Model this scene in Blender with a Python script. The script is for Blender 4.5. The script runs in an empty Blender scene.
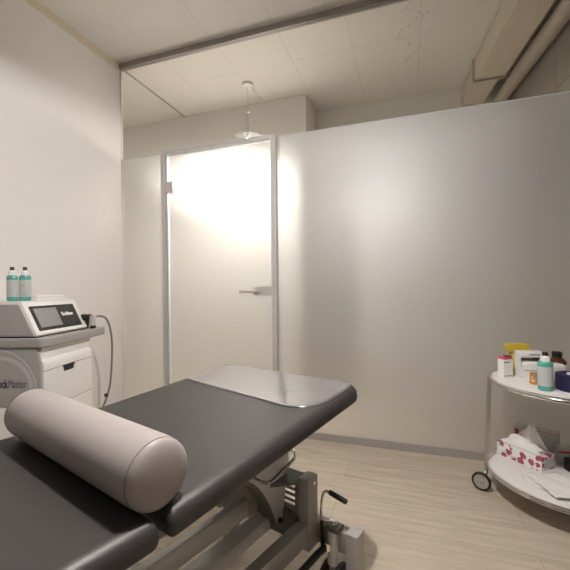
import bpy, bmesh, math, random
from mathutils import Vector, Matrix
random.seed(7)
PI = math.pi
R = math.radians
C = bpy.context.scene.collection
S = bpy.context.scene

# ------------------------------------------------------------------ materials
def mat(name, col, rough=0.5, metal=0.0, spec=0.5, noise=0.0, nscale=20.0, bump=0.0, bscale=200.0, coat=0.0,
        coat_rough=0.1, emit=None, estr=0.0, trans=0.0, ior=1.45, alpha=1.0):
    m = bpy.data.materials.new(name)
    m.use_nodes = True
    nt = m.node_tree
    b = nt.nodes['Principled BSDF']
    b.inputs['Base Color'].default_value = (*col, 1)
    b.inputs['Roughness'].default_value = rough
    b.inputs['Metallic'].default_value = metal
    b.inputs['Specular IOR Level'].default_value = spec
    b.inputs['Coat Weight'].default_value = coat
    b.inputs['Coat Roughness'].default_value = coat_rough
    b.inputs['Transmission Weight'].default_value = trans
    b.inputs['IOR'].default_value = ior
    b.inputs['Alpha'].default_value = alpha
    if emit:
        b.inputs['Emission Color'].default_value = (*emit, 1)
        b.inputs['Emission Strength'].default_value = estr
    tc = nt.nodes.new('ShaderNodeTexCoord')
    if noise > 0:
        n = nt.nodes.new('ShaderNodeTexNoise')
        n.inputs['Scale'].default_value = nscale
        n.inputs['Detail'].default_value = 4
        nt.links.new(tc.outputs['Object'], n.inputs['Vector'])
        mx = nt.nodes.new('ShaderNodeMixRGB')
        mx.inputs['Color1'].default_value = (*[max(0, c * (1 - noise)) for c in col], 1)
        mx.inputs['Color2'].default_value = (*[min(1, c * (1 + noise)) for c in col], 1)
        nt.links.new(n.outputs['Fac'], mx.inputs['Fac'])
        nt.links.new(mx.outputs['Color'], b.inputs['Base Color'])
    if bump > 0:
        n2 = nt.nodes.new('ShaderNodeTexNoise')
        n2.inputs['Scale'].default_value = bscale
        n2.inputs['Detail'].default_value = 3
        nt.links.new(tc.outputs['Object'], n2.inputs['Vector'])
        bp = nt.nodes.new('ShaderNodeBump')
        bp.inputs['Strength'].default_value = bump
        bp.inputs['Distance'].default_value = 0.002
        nt.links.new(n2.outputs['Fac'], bp.inputs['Height'])
        nt.links.new(bp.outputs['Normal'], b.inputs['Normal'])
    return m

def math_node(nt, op, a, b=None, c=None):
    n = nt.nodes.new('ShaderNodeMath')
    n.operation = op
    for i, v in enumerate((a, b, c)):
        if v is None:
            continue
        if isinstance(v, (int, float)):
            n.inputs[i].default_value = v
        else:
            nt.links.new(v, n.inputs[i])
    return n.outputs[0]

def floor_material():
    m = mat('oak_laminate', (0.5, 0.4, 0.3), rough=0.42, spec=0.4)
    nt = m.node_tree
    b = nt.nodes['Principled BSDF']
    tc = nt.nodes.new('ShaderNodeTexCoord')
    mp = nt.nodes.new('ShaderNodeMapping')
    mp.inputs['Location'].default_value = (0.35, 0.06, 0)
    nt.links.new(tc.outputs['Object'], mp.inputs['Vector'])
    br = nt.nodes.new('ShaderNodeTexBrick')
    br.offset = 0.37
    br.inputs['Color1'].default_value = (0.54, 0.465, 0.375, 1)
    br.inputs['Color2'].default_value = (0.59, 0.515, 0.42, 1)
    br.inputs['Mortar'].default_value = (0.36, 0.28, 0.20, 1)
    br.inputs['Scale'].default_value = 1
    br.inputs['Mortar Size'].default_value = 0.0012
    br.inputs['Mortar Smooth'].default_value = 0.6
    br.inputs['Brick Width'].default_value = 1.3
    br.inputs['Row Height'].default_value = 0.19
    nt.links.new(mp.outputs['Vector'], br.inputs['Vector'])
    mp2 = nt.nodes.new('ShaderNodeMapping')
    mp2.inputs['Scale'].default_value = (1.3, 14, 1)
    nt.links.new(tc.outputs['Object'], mp2.inputs['Vector'])
    n = nt.nodes.new('ShaderNodeTexNoise')
    n.inputs['Scale'].default_value = 2.6
    n.inputs['Detail'].default_value = 7
    n.inputs['Roughness'].default_value = 0.62
    n.inputs['Distortion'].default_value = 0.6
    nt.links.new(mp2.outputs['Vector'], n.inputs['Vector'])
    rp = nt.nodes.new('ShaderNodeValToRGB')
    rp.color_ramp.elements[0].position = 0.32
    rp.color_ramp.elements[0].color = (0.80, 0.775, 0.74, 1)
    rp.color_ramp.elements[1].position = 0.68
    rp.color_ramp.elements[1].color = (1.06, 1.06, 1.06, 1)
    nt.links.new(n.outputs['Fac'], rp.inputs['Fac'])
    mx = nt.nodes.new('ShaderNodeMixRGB')
    mx.blend_type = 'MULTIPLY'
    mx.inputs['Fac'].default_value = 1
    nt.links.new(br.outputs['Color'], mx.inputs['Color1'])
    nt.links.new(rp.outputs['Color'], mx.inputs['Color2'])
    nt.links.new(mx.outputs['Color'], b.inputs['Base Color'])
    return m

def ceiling_material():
    """painted concrete: faint formwork joints, a hairline crack and pin holes"""
    m = mat('painted_concrete', (0.74, 0.675, 0.565), rough=0.85, spec=0.2)
    nt = m.node_tree
    b = nt.nodes['Principled BSDF']
    tc = nt.nodes.new('ShaderNodeTexCoord')
    sx = nt.nodes.new('ShaderNodeSeparateXYZ')
    nt.links.new(tc.outputs['Object'], sx.inputs['Vector'])
    x, y = sx.outputs['X'], sx.outputs['Y']
    nz = nt.nodes.new('ShaderNodeTexNoise')
    nz.inputs['Scale'].default_value = 5
    nz.inputs['Detail'].default_value = 5
    nt.links.new(tc.outputs['Object'], nz.inputs['Vector'])
    wob = math_node(nt, 'SUBTRACT', nz.outputs['Fac'], 0.5)
    # formwork joints
    def joints(v, period, off):
        f = math_node(nt, 'FRACT', math_node(nt, 'DIVIDE', math_node(nt, 'ADD', v, off), period))
        d = math_node(nt, 'ABSOLUTE', math_node(nt, 'SUBTRACT', f, 0.5))
        return math_node(nt, 'LESS_THAN', d, 0.003 / period)
    jx = joints(math_node(nt, 'ADD', x, math_node(nt, 'MULTIPLY', wob, 0.015)), 0.5, 0.15)
    jy = joints(math_node(nt, 'ADD', y, math_node(nt, 'MULTIPLY', wob, 0.03)), 2.2, 0.39)
    # crack
    n2 = nt.nodes.new('ShaderNodeTexNoise')
    n2.noise_dimensions = '1D'
    n2.inputs['Scale'].default_value = 5
    n2.inputs['Detail'].default_value = 6
    nt.links.new(y, n2.inputs['W'])
    xc = math_node(nt, 'ADD', math_node(nt, 'MULTIPLY', math_node(nt, 'SUBTRACT', n2.outputs['Fac'], 0.5), 0.35), 0.02)
    dc = math_node(nt, 'ABSOLUTE', math_node(nt, 'SUBTRACT', x, xc))
    cr = math_node(nt, 'LESS_THAN', dc, 0.003)
    rng = math_node(nt, 'MULTIPLY', math_node(nt, 'GREATER_THAN', y, 2.6), math_node(nt, 'LESS_THAN', y, 3.25))
    cr = math_node(nt, 'MULTIPLY', cr, rng)
    # pin holes around the crack
    vo = nt.nodes.new('ShaderNodeTexVoronoi')
    vo.inputs['Scale'].default_value = 22
    nt.links.new(tc.outputs['Object'], vo.inputs['Vector'])
    near = math_node(nt, 'MULTIPLY', math_node(nt, 'LESS_THAN', dc, 0.05), math_node(nt, 'MULTIPLY', math_node(nt, 'GREATER_THAN', y, 2.7), math_node(nt, 'LESS_THAN', y, 2.98)))
    pin = math_node(nt, 'MULTIPLY', math_node(nt, 'LESS_THAN', vo.outputs['Distance'], 0.14), near)
    vo2 = nt.nodes.new('ShaderNodeTexVoronoi')
    vo2.inputs['Scale'].default_value = 3.0
    nt.links.new(tc.outputs['Object'], vo2.inputs['Vector'])
    pin2 = math_node(nt, 'LESS_THAN', vo2.outputs['Distance'], 0.022)
    tot = math_node(nt, 'ADD', math_node(nt, 'MULTIPLY', math_node(nt, 'MULTIPLY', jx, nz.outputs['Fac']), 0.32), math_node(nt, 'MULTIPLY', math_node(nt, 'MULTIPLY', jy, nz.outputs['Fac']), 0.36))
    tot = math_node(nt, 'ADD', tot, math_node(nt, 'MULTIPLY', cr, 0.45))
    tot = math_node(nt, 'ADD', tot, math_node(nt, 'MULTIPLY', pin, 0.55))
    tot = math_node(nt, 'ADD', tot, math_node(nt, 'MULTIPLY', pin2, 0.4))
    tot = math_node(nt, 'ADD', tot, math_node(nt, 'MULTIPLY', nz.outputs['Fac'], 0.06))
    tot = math_node(nt, 'MINIMUM', tot, 1.0)
    mx = nt.nodes.new('ShaderNodeMixRGB')
    mx.inputs['Color1'].default_value = (0.72, 0.685, 0.63, 1)
    mx.inputs['Color2'].default_value = (0.16, 0.14, 0.12, 1)
    nt.links.new(tot, mx.inputs['Fac'])
    nt.links.new(mx.outputs['Color'], b.inputs['Base Color'])
    return m

def raw_concrete_material():
    m = mat('raw_concrete', (0.36, 0.32, 0.265), rough=0.9, spec=0.2)
    nt = m.node_tree
    b = nt.nodes['Principled BSDF']
    tc = nt.nodes.new('ShaderNodeTexCoord')
    sx = nt.nodes.new('ShaderNodeSeparateXYZ')
    nt.links.new(tc.outputs['Object'], sx.inputs['Vector'])
    nz = nt.nodes.new('ShaderNodeTexNoise')
    nz.inputs['Scale'].default_value = 9
    nz.inputs['Detail'].default_value = 8
    nt.links.new(tc.outputs['Object'], nz.inputs['Vector'])
    j1 = math_node(nt, 'LESS_THAN', math_node(nt, 'ABSOLUTE', math_node(nt, 'SUBTRACT', sx.outputs['Z'], 2.42)), 0.004)
    j2 = math_node(nt, 'LESS_THAN', math_node(nt, 'ABSOLUTE', math_node(nt, 'SUBTRACT', sx.outputs['Y'], 3.02)), 0.004)
    j1 = math_node(nt, 'MULTIPLY', j1, math_node(nt, 'LESS_THAN', sx.outputs['Y'], 3.02))
    t = math_node(nt, 'ADD', math_node(nt, 'MULTIPLY', math_node(nt, 'MAXIMUM', j1, j2), 0.6), math_node(nt, 'MULTIPLY', nz.outputs['Fac'], 0.35))
    mx = nt.nodes.new('ShaderNodeMixRGB')
    mx.inputs['Color1'].default_value = (0.34, 0.305, 0.26, 1)
    mx.inputs['Color2'].default_value = (0.15, 0.13, 0.11, 1)
    nt.links.new(t, mx.inputs['Fac'])
    nt.links.new(mx.outputs['Color'], b.inputs['Base Color'])
    return m

def clear_glass_material(name, tint=(0.975, 0.98, 0.975), refl=0.04):
    m = bpy.data.materials.new(name)
    m.use_nodes = True
    nt = m.node_tree
    nt.nodes.remove(nt.nodes['Principled BSDF'])
    out = nt.nodes['Material Output']
    tr = nt.nodes.new('ShaderNodeBsdfTransparent')
    tr.inputs['Color'].default_value = (*tint, 1)
    gl = nt.nodes.new('ShaderNodeBsdfGlossy')
    gl.inputs['Roughness'].default_value = 0.02
    lw = nt.nodes.new('ShaderNodeFresnel')
    lw.inputs['IOR'].default_value = 1.25
    mx = nt.nodes.new('ShaderNodeMixShader')
    nt.links.new(lw.outputs[0], mx.inputs['Fac'])
    nt.links.new(tr.outputs[0], mx.inputs[1])
    nt.links.new(gl.outputs[0], mx.inputs[2])
    nt.links.new(mx.outputs[0], out.inputs['Surface'])
    return m

def dish_glass_material():
    m = clear_glass_material('dish_glass', (0.97, 0.97, 0.965))
    mx = [n for n in m.node_tree.nodes if n.type == 'MIX_SHADER'][0]
    for l in list(mx.inputs['Fac'].links):
        m.node_tree.links.remove(l)
    mx.inputs['Fac'].default_value = 0.03
    for n in m.node_tree.nodes:
        if n.type == 'BSDF_GLOSSY':
            n.inputs['Roughness'].default_value = 0.03
    return m

def satin_film_material():
    """acid-etched film: scatters light from behind, lets a blurred view through, soft sheen in front"""
    m = bpy.data.materials.new('satin_film')
    m.use_nodes = True
    nt = m.node_tree
    nt.nodes.remove(nt.nodes['Principled BSDF'])
    out = nt.nodes['Material Output']
    tl = nt.nodes.new('ShaderNodeBsdfTranslucent')
    tl.inputs['Color'].default_value = (0.86, 0.835, 0.80, 1)
    df = nt.nodes.new('ShaderNodeBsdfDiffuse')
    df.inputs['Color'].default_value = (0.22, 0.21, 0.20, 1)
    rf = nt.nodes.new('ShaderNodeBsdfRefraction')
    rf.inputs['Color'].default_value = (0.82, 0.81, 0.79, 1)
    rf.inputs['IOR'].default_value = 1.35
    rf.inputs['Roughness'].default_value = 0.48
    gl = nt.nodes.new('ShaderNodeBsdfGlossy')
    gl.inputs['Color'].default_value = (1, 1, 1, 1)
    gl.inputs['Roughness'].default_value = 0.55
    m1 = nt.nodes.new('ShaderNodeMixShader')
    m1.inputs['Fac'].default_value = 0.50
    nt.links.new(df.outputs[0], m1.inputs[1])
    nt.links.new(tl.outputs[0], m1.inputs[2])
    m2 = nt.nodes.new('ShaderNodeMixShader')
    m2.inputs['Fac'].default_value = 0.36
    nt.links.new(m1.outputs[0], m2.inputs[1])
    nt.links.new(rf.outputs[0], m2.inputs[2])
    m3 = nt.nodes.new('ShaderNodeMixShader')
    m3.inputs['Fac'].default_value = 0.18
    nt.links.new(m2.outputs[0], m3.inputs[1])
    nt.links.new(gl.outputs[0], m3.inputs[2])
    nt.links.new(m3.outputs[0], out.inputs['Surface'])
    return m

def floral_material():
    m = mat('floral_card', (0.8, 0.8, 0.8), rough=0.45)
    nt = m.node_tree
    b = nt.nodes['Principled BSDF']
    tc = nt.nodes.new('ShaderNodeTexCoord')
    v = nt.nodes.new('ShaderNodeTexVoronoi')
    v.inputs['Scale'].default_value = 28
    nt.links.new(tc.outputs['Object'], v.inputs['Vector'])
    n = nt.nodes.new('ShaderNodeTexNoise')
    n.inputs['Scale'].default_value = 90
    nt.links.new(tc.outputs['Object'], n.inputs['Vector'])
    d = math_node(nt, 'ADD', v.outputs['Distance'], math_node(nt, 'MULTIPLY', math_node(nt, 'SUBTRACT', n.outputs['Fac'], 0.5), 0.7))
    sc = nt.nodes.new('ShaderNodeSeparateColor')
    nt.links.new(v.outputs['Color'], sc.inputs[0])
    pick = math_node(nt, 'GREATER_THAN', sc.outputs[0], 0.24)
    f = math_node(nt, 'MULTIPLY', math_node(nt, 'LESS_THAN', d, 0.50), pick)
    mx2 = nt.nodes.new('ShaderNodeMixRGB')
    mx2.inputs['Color1'].default_value = (0.26, 0.015, 0.06, 1)
    mx2.inputs['Color2'].default_value = (0.52, 0.13, 0.22, 1)
    nt.links.new(n.outputs['Fac'], mx2.inputs['Fac'])
    mx = nt.nodes.new('ShaderNodeMixRGB')
    mx.inputs['Color1'].default_value = (0.86, 0.83, 0.80, 1)
    nt.links.new(f, mx.inputs['Fac'])
    nt.links.new(mx2.outputs['Color'], mx.inputs['Color2'])
    nt.links.new(mx.outputs['Color'], b.inputs['Base Color'])
    return m

def jar_label_material():
    m = mat('jar_label', (0.7, 0.4, 0.1), rough=0.4)
    nt = m.node_tree
    b = nt.nodes['Principled BSDF']
    tc = nt.nodes.new('ShaderNodeTexCoord')
    v = nt.nodes.new('ShaderNodeTexVoronoi')
    v.inputs['Scale'].default_value = 75
    nt.links.new(tc.outputs['Object'], v.inputs['Vector'])
    sc = nt.nodes.new('ShaderNodeSeparateColor')
    nt.links.new(v.outputs['Color'], sc.inputs[0])
    rp = nt.nodes.new('ShaderNodeValToRGB')
    rp.color_ramp.interpolation = 'CONSTANT'
    e = rp.color_ramp.elements
    e[0].color = (0.62, 0.27, 0.04, 1)
    e[1].position = 0.45
    e[1].color = (0.75, 0.5, 0.2, 1)
    for p, c in ((0.62, (0.09, 0.30, 0.45, 1)), (0.78, (0.5, 0.06, 0.03, 1)), (0.9, (0.8, 0.75, 0.62, 1))):
        k = e.new(p)
        k.color = c
    nt.links.new(sc.outputs[0], rp.inputs['Fac'])
    nt.links.new(rp.outputs['Color'], b.inputs['Base Color'])
    return m

M = {
    'wall': mat('wall_paint', (0.80, 0.765, 0.73), rough=0.8, spec=0.2, bump=0.05, bscale=300),
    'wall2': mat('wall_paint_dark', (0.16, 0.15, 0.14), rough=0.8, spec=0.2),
    'wall3': mat('wall_paint_mid', (0.36, 0.34, 0.31), rough=0.8, spec=0.2),
    'band': mat('band_paint', (0.74, 0.65, 0.52), rough=0.85, spec=0.2),
    'corr': mat('corridor_paint', (0.83, 0.805, 0.76), rough=0.85, spec=0.2),
    'floor': floor_material(),
    'ceil': ceiling_material(),
    'raw': raw_concrete_material(),
    'alu': mat('anodised_aluminium', (0.60, 0.575, 0.56), rough=0.45, metal=0.25, noise=0.04, nscale=60),
    'rail': mat('rail_metal', (0.40, 0.37, 0.345), rough=0.5, metal=0.2),
    'steelbrush': mat('brushed_steel', (0.66, 0.625, 0.60), rough=0.35, metal=0.35),
    'chrome': mat('chrome', (0.80, 0.78, 0.76), rough=0.12, metal=1.0),
    'nickel': mat('satin_nickel', (0.55, 0.49, 0.44), rough=0.32, metal=0.85),
    'gasket': mat('seal', (0.46, 0.49, 0.48), rough=0.5),
    'glass': clear_glass_material('clear_glass'),
    'dish_glass': dish_glass_material(),
    'film': satin_film_material(),
    'through': clear_glass_material('film_backing', (1, 1, 1)),
    'vinyl': mat('black_vinyl', (0.033, 0.029, 0.029), rough=0.46, spec=0.5, bump=0.10, bscale=420),
    'vinyl2': mat('grey_vinyl', (0.335, 0.295, 0.285), rough=0.45, spec=0.4, bump=0.06, bscale=380),
    'seam': mat('seam_thread', (0.10, 0.085, 0.08), rough=0.7),
    'sheet': mat('vinyl_sheet', (0.15, 0.135, 0.135), rough=0.14, spec=0.9, coat=0.6, coat_rough=0.06),
    'frame': mat('grey_powder_coat', (0.37, 0.345, 0.315), rough=0.42, spec=0.5, metal=0.15),
    'frame_d': mat('dark_powder_coat', (0.13, 0.12, 0.11), rough=0.5),
    'arm': mat('light_powder_coat', (0.62, 0.59, 0.56), rough=0.38, metal=0.15),
    'rubber': mat('black_rubber', (0.018, 0.017, 0.017), rough=0.55),
    'hub': mat('wheel_hub', (0.40, 0.36, 0.32), rough=0.45),
    'white_plastic': mat('white_plastic', (0.82, 0.79, 0.765), rough=0.32, spec=0.5),
    'grey_plastic': mat('grey_plastic', (0.36, 0.335, 0.33), rough=0.42, spec=0.4),
    'grey_panel': mat('grey_side_panel', (0.40, 0.375, 0.37), rough=0.45, spec=0.4),
    'arc': mat('pale_arc', (0.53, 0.50, 0.49), rough=0.45),
    'ink': mat('dark_blue_ink', (0.035, 0.035, 0.06), rough=0.5),
    'ink2': mat('grey_ink', (0.12, 0.115, 0.12), rough=0.5),
    'black_gloss': mat('black_panel', (0.016, 0.015, 0.014), rough=0.35, spec=0.2),
    'screen': mat('screen', (0.22, 0.21, 0.21), rough=0.2),
    'white_ink': mat('white_ink', (0.85, 0.84, 0.83), rough=0.5),
    'teal': mat('teal_liquid', (0.10, 0.40, 0.345), rough=0.25, spec=0.5, coat=0.3),
    'label': mat('white_label', (0.72, 0.71, 0.69), rough=0.5, noise=0.05, nscale=120),
    'label_b': mat('grey_label', (0.50, 0.52, 0.505), rough=0.5, noise=0.06, nscale=90),
    'cap': mat('white_cap', (0.84, 0.81, 0.80), rough=0.35),
    'black': mat('black_plastic', (0.015, 0.013, 0.012), rough=0.4),
    'brown_glass': mat('brown_glass', (0.085, 0.026, 0.010), rough=0.12, spec=0.6),
    'tray': mat('white_tray', (0.80, 0.78, 0.765), rough=0.30, spec=0.5),
    'paper': mat('white_paper', (0.82, 0.80, 0.79), rough=0.85, spec=0.1, bump=0.2, bscale=60),
    'card': mat('white_card', (0.80, 0.775, 0.75), rough=0.5),
    'card_grey': mat('grey_card', (0.52, 0.53, 0.51), rough=0.4),
    'red': mat('red_print', (0.50, 0.035, 0.035), rough=0.45),
    'pinkred': mat('pink_red_print', (0.60, 0.07, 0.13), rough=0.45),
    'yellow': mat('yellow_pack', (0.66, 0.50, 0.05), rough=0.4),
    'navy': mat('navy_fabric', (0.011, 0.009, 0.050), rough=0.6, noise=0.2, nscale=300),
    'floral': floral_material(),
    'jar': jar_label_material(),
    'amber': mat('amber_lid', (0.42, 0.21, 0.07), rough=0.35),
    'lampwhite': mat('lamp_enamel', (0.80, 0.76, 0.70), rough=0.4),
    'wire': mat('steel_wire', (0.55, 0.52, 0.48), rough=0.4, metal=0.8),
    'glow': mat('lamp_glow', (1, 1, 1), emit=(1.0, 0.86, 0.68), estr=14),
    'duct': mat('painted_duct', (0.64, 0.57, 0.47), rough=0.7, noise=0.06, nscale=4),
    'pipe': mat('painted_pipe', (0.46, 0.41, 0.34), rough=0.65, noise=0.06, nscale=6),
    'cable': mat('grey_cable', (0.20, 0.185, 0.175), rough=0.5),
    'socket_dark': mat('dark_recess', (0.02, 0.019, 0.018), rough=0.7),
    'gauze': mat('gauze_white', (0.78, 0.76, 0.74), rough=0.85, bump=0.2, bscale=150),
}

# ------------------------------------------------------------------ mesh helpers
def build(name, bm, m, parent=None, smooth=True, angle=35):
    me = bpy.data.meshes.new(name)
    bmesh.ops.recalc_face_normals(bm, faces=bm.faces)
    bm.to_mesh(me)
    bm.free()
    for mm in (m if isinstance(m, (list, tuple)) else [m]):
        me.materials.append(M[mm])
    if smooth:
        me.polygons.foreach_set('use_smooth', [True] * len(me.polygons))
        me.set_sharp_from_angle(angle=R(angle))
    o = bpy.data.objects.new(name, me)
    C.objects.link(o)
    if parent is not None:
        o.parent = parent
    return o

def box(bm, x0, x1, y0, y1, z0, z1, bev=0.0, seg=2, mi=0):
    vs = [bm.verts.new(p) for p in ((x0, y0, z0), (x1, y0, z0), (x1, y1, z0), (x0, y1, z0), (x0, y0, z1), (x1, y0, z1), (x1, y1, z1), (x0, y1, z1))]
    fs = [bm.faces.new([vs[i] for i in f]) for f in ((3, 2, 1, 0), (4, 5, 6, 7), (0, 1, 5, 4), (1, 2, 6, 5), (2, 3, 7, 6), (3, 0, 4, 7))]
    for f in fs:
        f.material_index = mi
    if bev > 0:
        es = list({e for f in fs for e in f.edges})
        bmesh.ops.bevel(bm, geom=es, offset=bev, segments=seg, profile=0.5, affect='EDGES')
    return fs

def obox(x0, x1, y0, y1, z0, z1, bev=0.0, seg=2):
    bm = bmesh.new()
    box(bm, x0, x1, y0, y1, z0, z1, bev, seg)
    return bm

def tube(bm, pts, r, n=12, cap=True, taper=None):
    """round tube through points"""
    pts = [Vector(p) for p in pts]
    rings = []
    up = None
    for i, p in enumerate(pts):
        if i == 0:
            t = (pts[1] - p).normalized()
        elif i == len(pts) - 1:
            t = (p - pts[i - 1]).normalized()
        else:
            t = ((p - pts[i - 1]).normalized() + (pts[i + 1] - p).normalized()).normalized()
        if up is None:
            a = Vector((0, 0, 1)) if abs(t.z) < 0.9 else Vector((1, 0, 0))
            up = t.cross(a).normalized()
        up = (up - t * up.dot(t)).normalized()
        w = t.cross(up)
        rr = r if taper is None else taper[i]
        k = 1.0
        if 0 < i < len(pts) - 1:
            c = max(0.5, t.dot((pts[i + 1] - p).normalized()))
            k = 1 / c
        rings.append([bm.verts.new(p + (up * math.cos(2 * PI * j / n) + w * math.sin(2 * PI * j / n)) * rr * (1 + (k - 1) * 0.5)) for j in range(n)])
    for a, b in zip(rings, rings[1:]):
        for j in range(n):
            bm.faces.new((a[j], a[(j + 1) % n], b[(j + 1) % n], b[j]))
    if cap:
        bm.faces.new(rings[0])
        bm.faces.new(rings[-1])
    return bm

def smooth_path(pts, n=6):
    pts = [Vector(p) for p in pts]
    out = []
    for i in range(len(pts) - 1):
        p0, p1, p2, p3 = pts[max(0, i - 1)], pts[i], pts[i + 1], pts[min(len(pts) - 1, i + 2)]
        for k in range(n):
            t = k / n
            out.append(0.5 * ((2 * p1) + (p2 - p0) * t + (2 * p0 - 5 * p1 + 4 * p2 - p3) * t * t + (3 * p1 - p0 - 3 * p2 + p3) * t ** 3))
    out.append(pts[-1])
    return out

def lathe(bm, prof, n=32, sx=1.0, sy=1.0, cx=0, cy=0, mat4=None, closed=False):
    """prof = list of (radius, z); rings about z, scaled to an ellipse when sx/sy differ"""
    rings = []
    for r, z in prof:
        if r < 1e-6:
            rings.append([bm.verts.new((cx, cy, z))])
        else:
            rings.append([bm.verts.new((cx + r * sx * math.cos(2 * PI * j / n), cy + r * sy * math.sin(2 * PI * j / n), z)) for j in range(n)])
    for a, b in (zip(rings, rings[1:] + rings[:1]) if closed else zip(rings, rings[1:])):
        if len(a) == 1 and len(b) == 1:
            continue
        for j in range(n):
            if len(a) == 1:
                bm.faces.new((a[0], b[(j + 1) % n], b[j]))
            elif len(b) == 1:
                bm.faces.new((a[j], a[(j + 1) % n], b[0]))
            else:
                bm.faces.new((a[j], a[(j + 1) % n], b[(j + 1) % n], b[j]))
    if len(rings[0]) > 1 and not closed:
        bm.faces.new(rings[0])
    if len(rings[-1]) > 1 and not closed:
        bm.faces.new(rings[-1])
    if mat4 is not None:
        bmesh.ops.transform(bm, matrix=mat4, verts=bm.verts)
    return bm

def rr_outline(x0, x1, y0, y1, rad, n=10):
    """rounded rectangle, rad = radii at (x0,y0),(x1,y0),(x1,y1),(x0,y1)"""
    pts = []
    for (cx, cy, sx, sy, a0), r in zip(((x0, y0, 1, 1, PI), (x1, y0, -1, 1, 1.5 * PI), (x1, y1, -1, -1, 0), (x0, y1, 1, -1, 0.5 * PI)), rad):
        r = max(r, 0.0005)
        for k in range(n + 1):
            a = a0 + 0.5 * PI * k / n
            pts.append((cx + sx * r + r * math.cos(a), cy + sy * r + r * math.sin(a)))
    return pts

def slab(bm, x0, x1, y0, y1, z0, z1, rad, et=0.01, eb=0.01, ns=6, n=10, crown=0.0):
    """rounded-rectangle slab with rounded top / bottom edges"""
    if isinstance(rad, (int, float)):
        rad = [rad] * 4
    lay = []
    for k in range(ns + 1):
        a = 0.5 * PI * k / ns
        lay.append((eb * (1 - math.sin(a)), z0 + eb * (1 - math.cos(a))))
    for k in range(ns + 1):
        a = 0.5 * PI * k / ns
        lay.append((et * (1 - math.cos(a)), z1 - et * (1 - math.sin(a))))
    rings = []
    for ins, z in lay:
        o = rr_outline(x0 + ins, x1 - ins, y0 + ins, y1 - ins, [max(0.001, q - ins) for q in rad], n)
        rings.append([bm.verts.new((p[0], p[1], z)) for p in o])
    m = len(rings[0])
    for a, b in zip(rings, rings[1:]):
        for j in range(m):
            bm.faces.new((a[j], a[(j + 1) % m], b[(j + 1) % m], b[j]))
    bm.faces.new(rings[0])
    bm.faces.new(rings[-1])
    return bm

def prism(bm, poly, axis, a0, a1, bev=0.0):
    """poly of 2D points extruded along axis 'x','y' or 'z' from a0 to a1"""
    def P(u, v, a):
        return {'x': (a, u, v), 'y': (u, a, v), 'z': (u, v, a)}[axis]
    A = [bm.verts.new(P(u, v, a0)) for u, v in poly]
    B = [bm.verts.new(P(u, v, a1)) for u, v in poly]
    fs = [bm.faces.new(A), bm.faces.new(B)]
    n = len(poly)
    for j in range(n):
        fs.append(bm.faces.new((A[j], A[(j + 1) % n], B[(j + 1) % n], B[j])))
    if bev > 0:
        es = list({e for f in fs[:2] for e in f.edges})
        bmesh.ops.bevel(bm, geom=es, offset=bev, segments=2, profile=0.5, affect='EDGES')
    return bm

def torus(bm, R0, r, z=0, n=96, k=10):
    rings = []
    for i in range(n):
        a = 2 * PI * i / n
        rings.append([bm.verts.new(((R0 + r * math.cos(2 * PI * j / k)) * math.cos(a), (R0 + r * math.cos(2 * PI * j / k)) * math.sin(a), z + r * math.sin(2 * PI * j / k))) for j in range(k)])
    for i in range(n):
        a, b = rings[i], rings[(i + 1) % n]
        for j in range(k):
            bm.faces.new((a[j], b[j], b[(j + 1) % k], a[(j + 1) % k]))
    return bm

def text_mesh(name, body, size, m, parent, mw, xscale=1.0, ext=0.0006, bold=0.0, align='LEFT'):
    cu = bpy.data.curves.new(name, 'FONT')
    cu.body = body
    cu.size = size
    cu.extrude = ext
    cu.offset = bold
    cu.align_x = align
    t = bpy.data.objects.new(name + '_tmp', cu)
    C.objects.link(t)
    bpy.context.view_layer.update()
    me = bpy.data.meshes.new_from_object(t.evaluated_get(bpy.context.evaluated_depsgraph_get()))
    bpy.data.objects.remove(t)
    me.name = name
    me.transform(Matrix.Diagonal((xscale, 1, 1, 1)))
    me.transform(mw)
    me.materials.clear()
    me.materials.append(M[m])
    o = bpy.data.objects.new(name, me)
    C.objects.link(o)
    o.parent = parent
    return o

def thing(name, label, cat, loc=(0, 0, 0), rz=0.0, group=None):
    o = bpy.data.objects.new(name, None)
    C.objects.link(o)
    o.location = loc
    o.rotation_euler = (0, 0, rz)
    o.empty_display_size = 0.1
    tag(o, label, cat, group)
    return o

def tag(o, label, cat, group=None, kind=None):
    o['label'] = label
    o['category'] = cat
    if group:
        o['group'] = group
    if kind:
        o['kind'] = kind
    return o

def struct(name, bm, m, label=None, cat=None, parent=None, smooth=False):
    o = build(name, bm, m, parent, smooth=smooth)
    if parent is None:
        o['kind'] = 'structure'
        if label:
            o['label'] = label
            o['category'] = cat
    return o

def copy_tree(o, parent=None):
    c = o.copy()
    C.objects.link(c)
    if parent is not None:
        c.parent = parent
    for ch in list(o.children):
        copy_tree(ch, c)
    return c

# ------------------------------------------------------------------ plan of the room (metres)
H = 2.95            # ceiling
GY = 2.48           # glass partition
XL, XR = -2.285, 2.10
YB = -1.9
FILM = 2.147        # top of the etched film
def cr(X, Z):
    """plan point given as metres to the right of / ahead of where the photographer stands"""
    return (0.947 * X - 0.321 * Z, 0.321 * X + 0.947 * Z)

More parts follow.
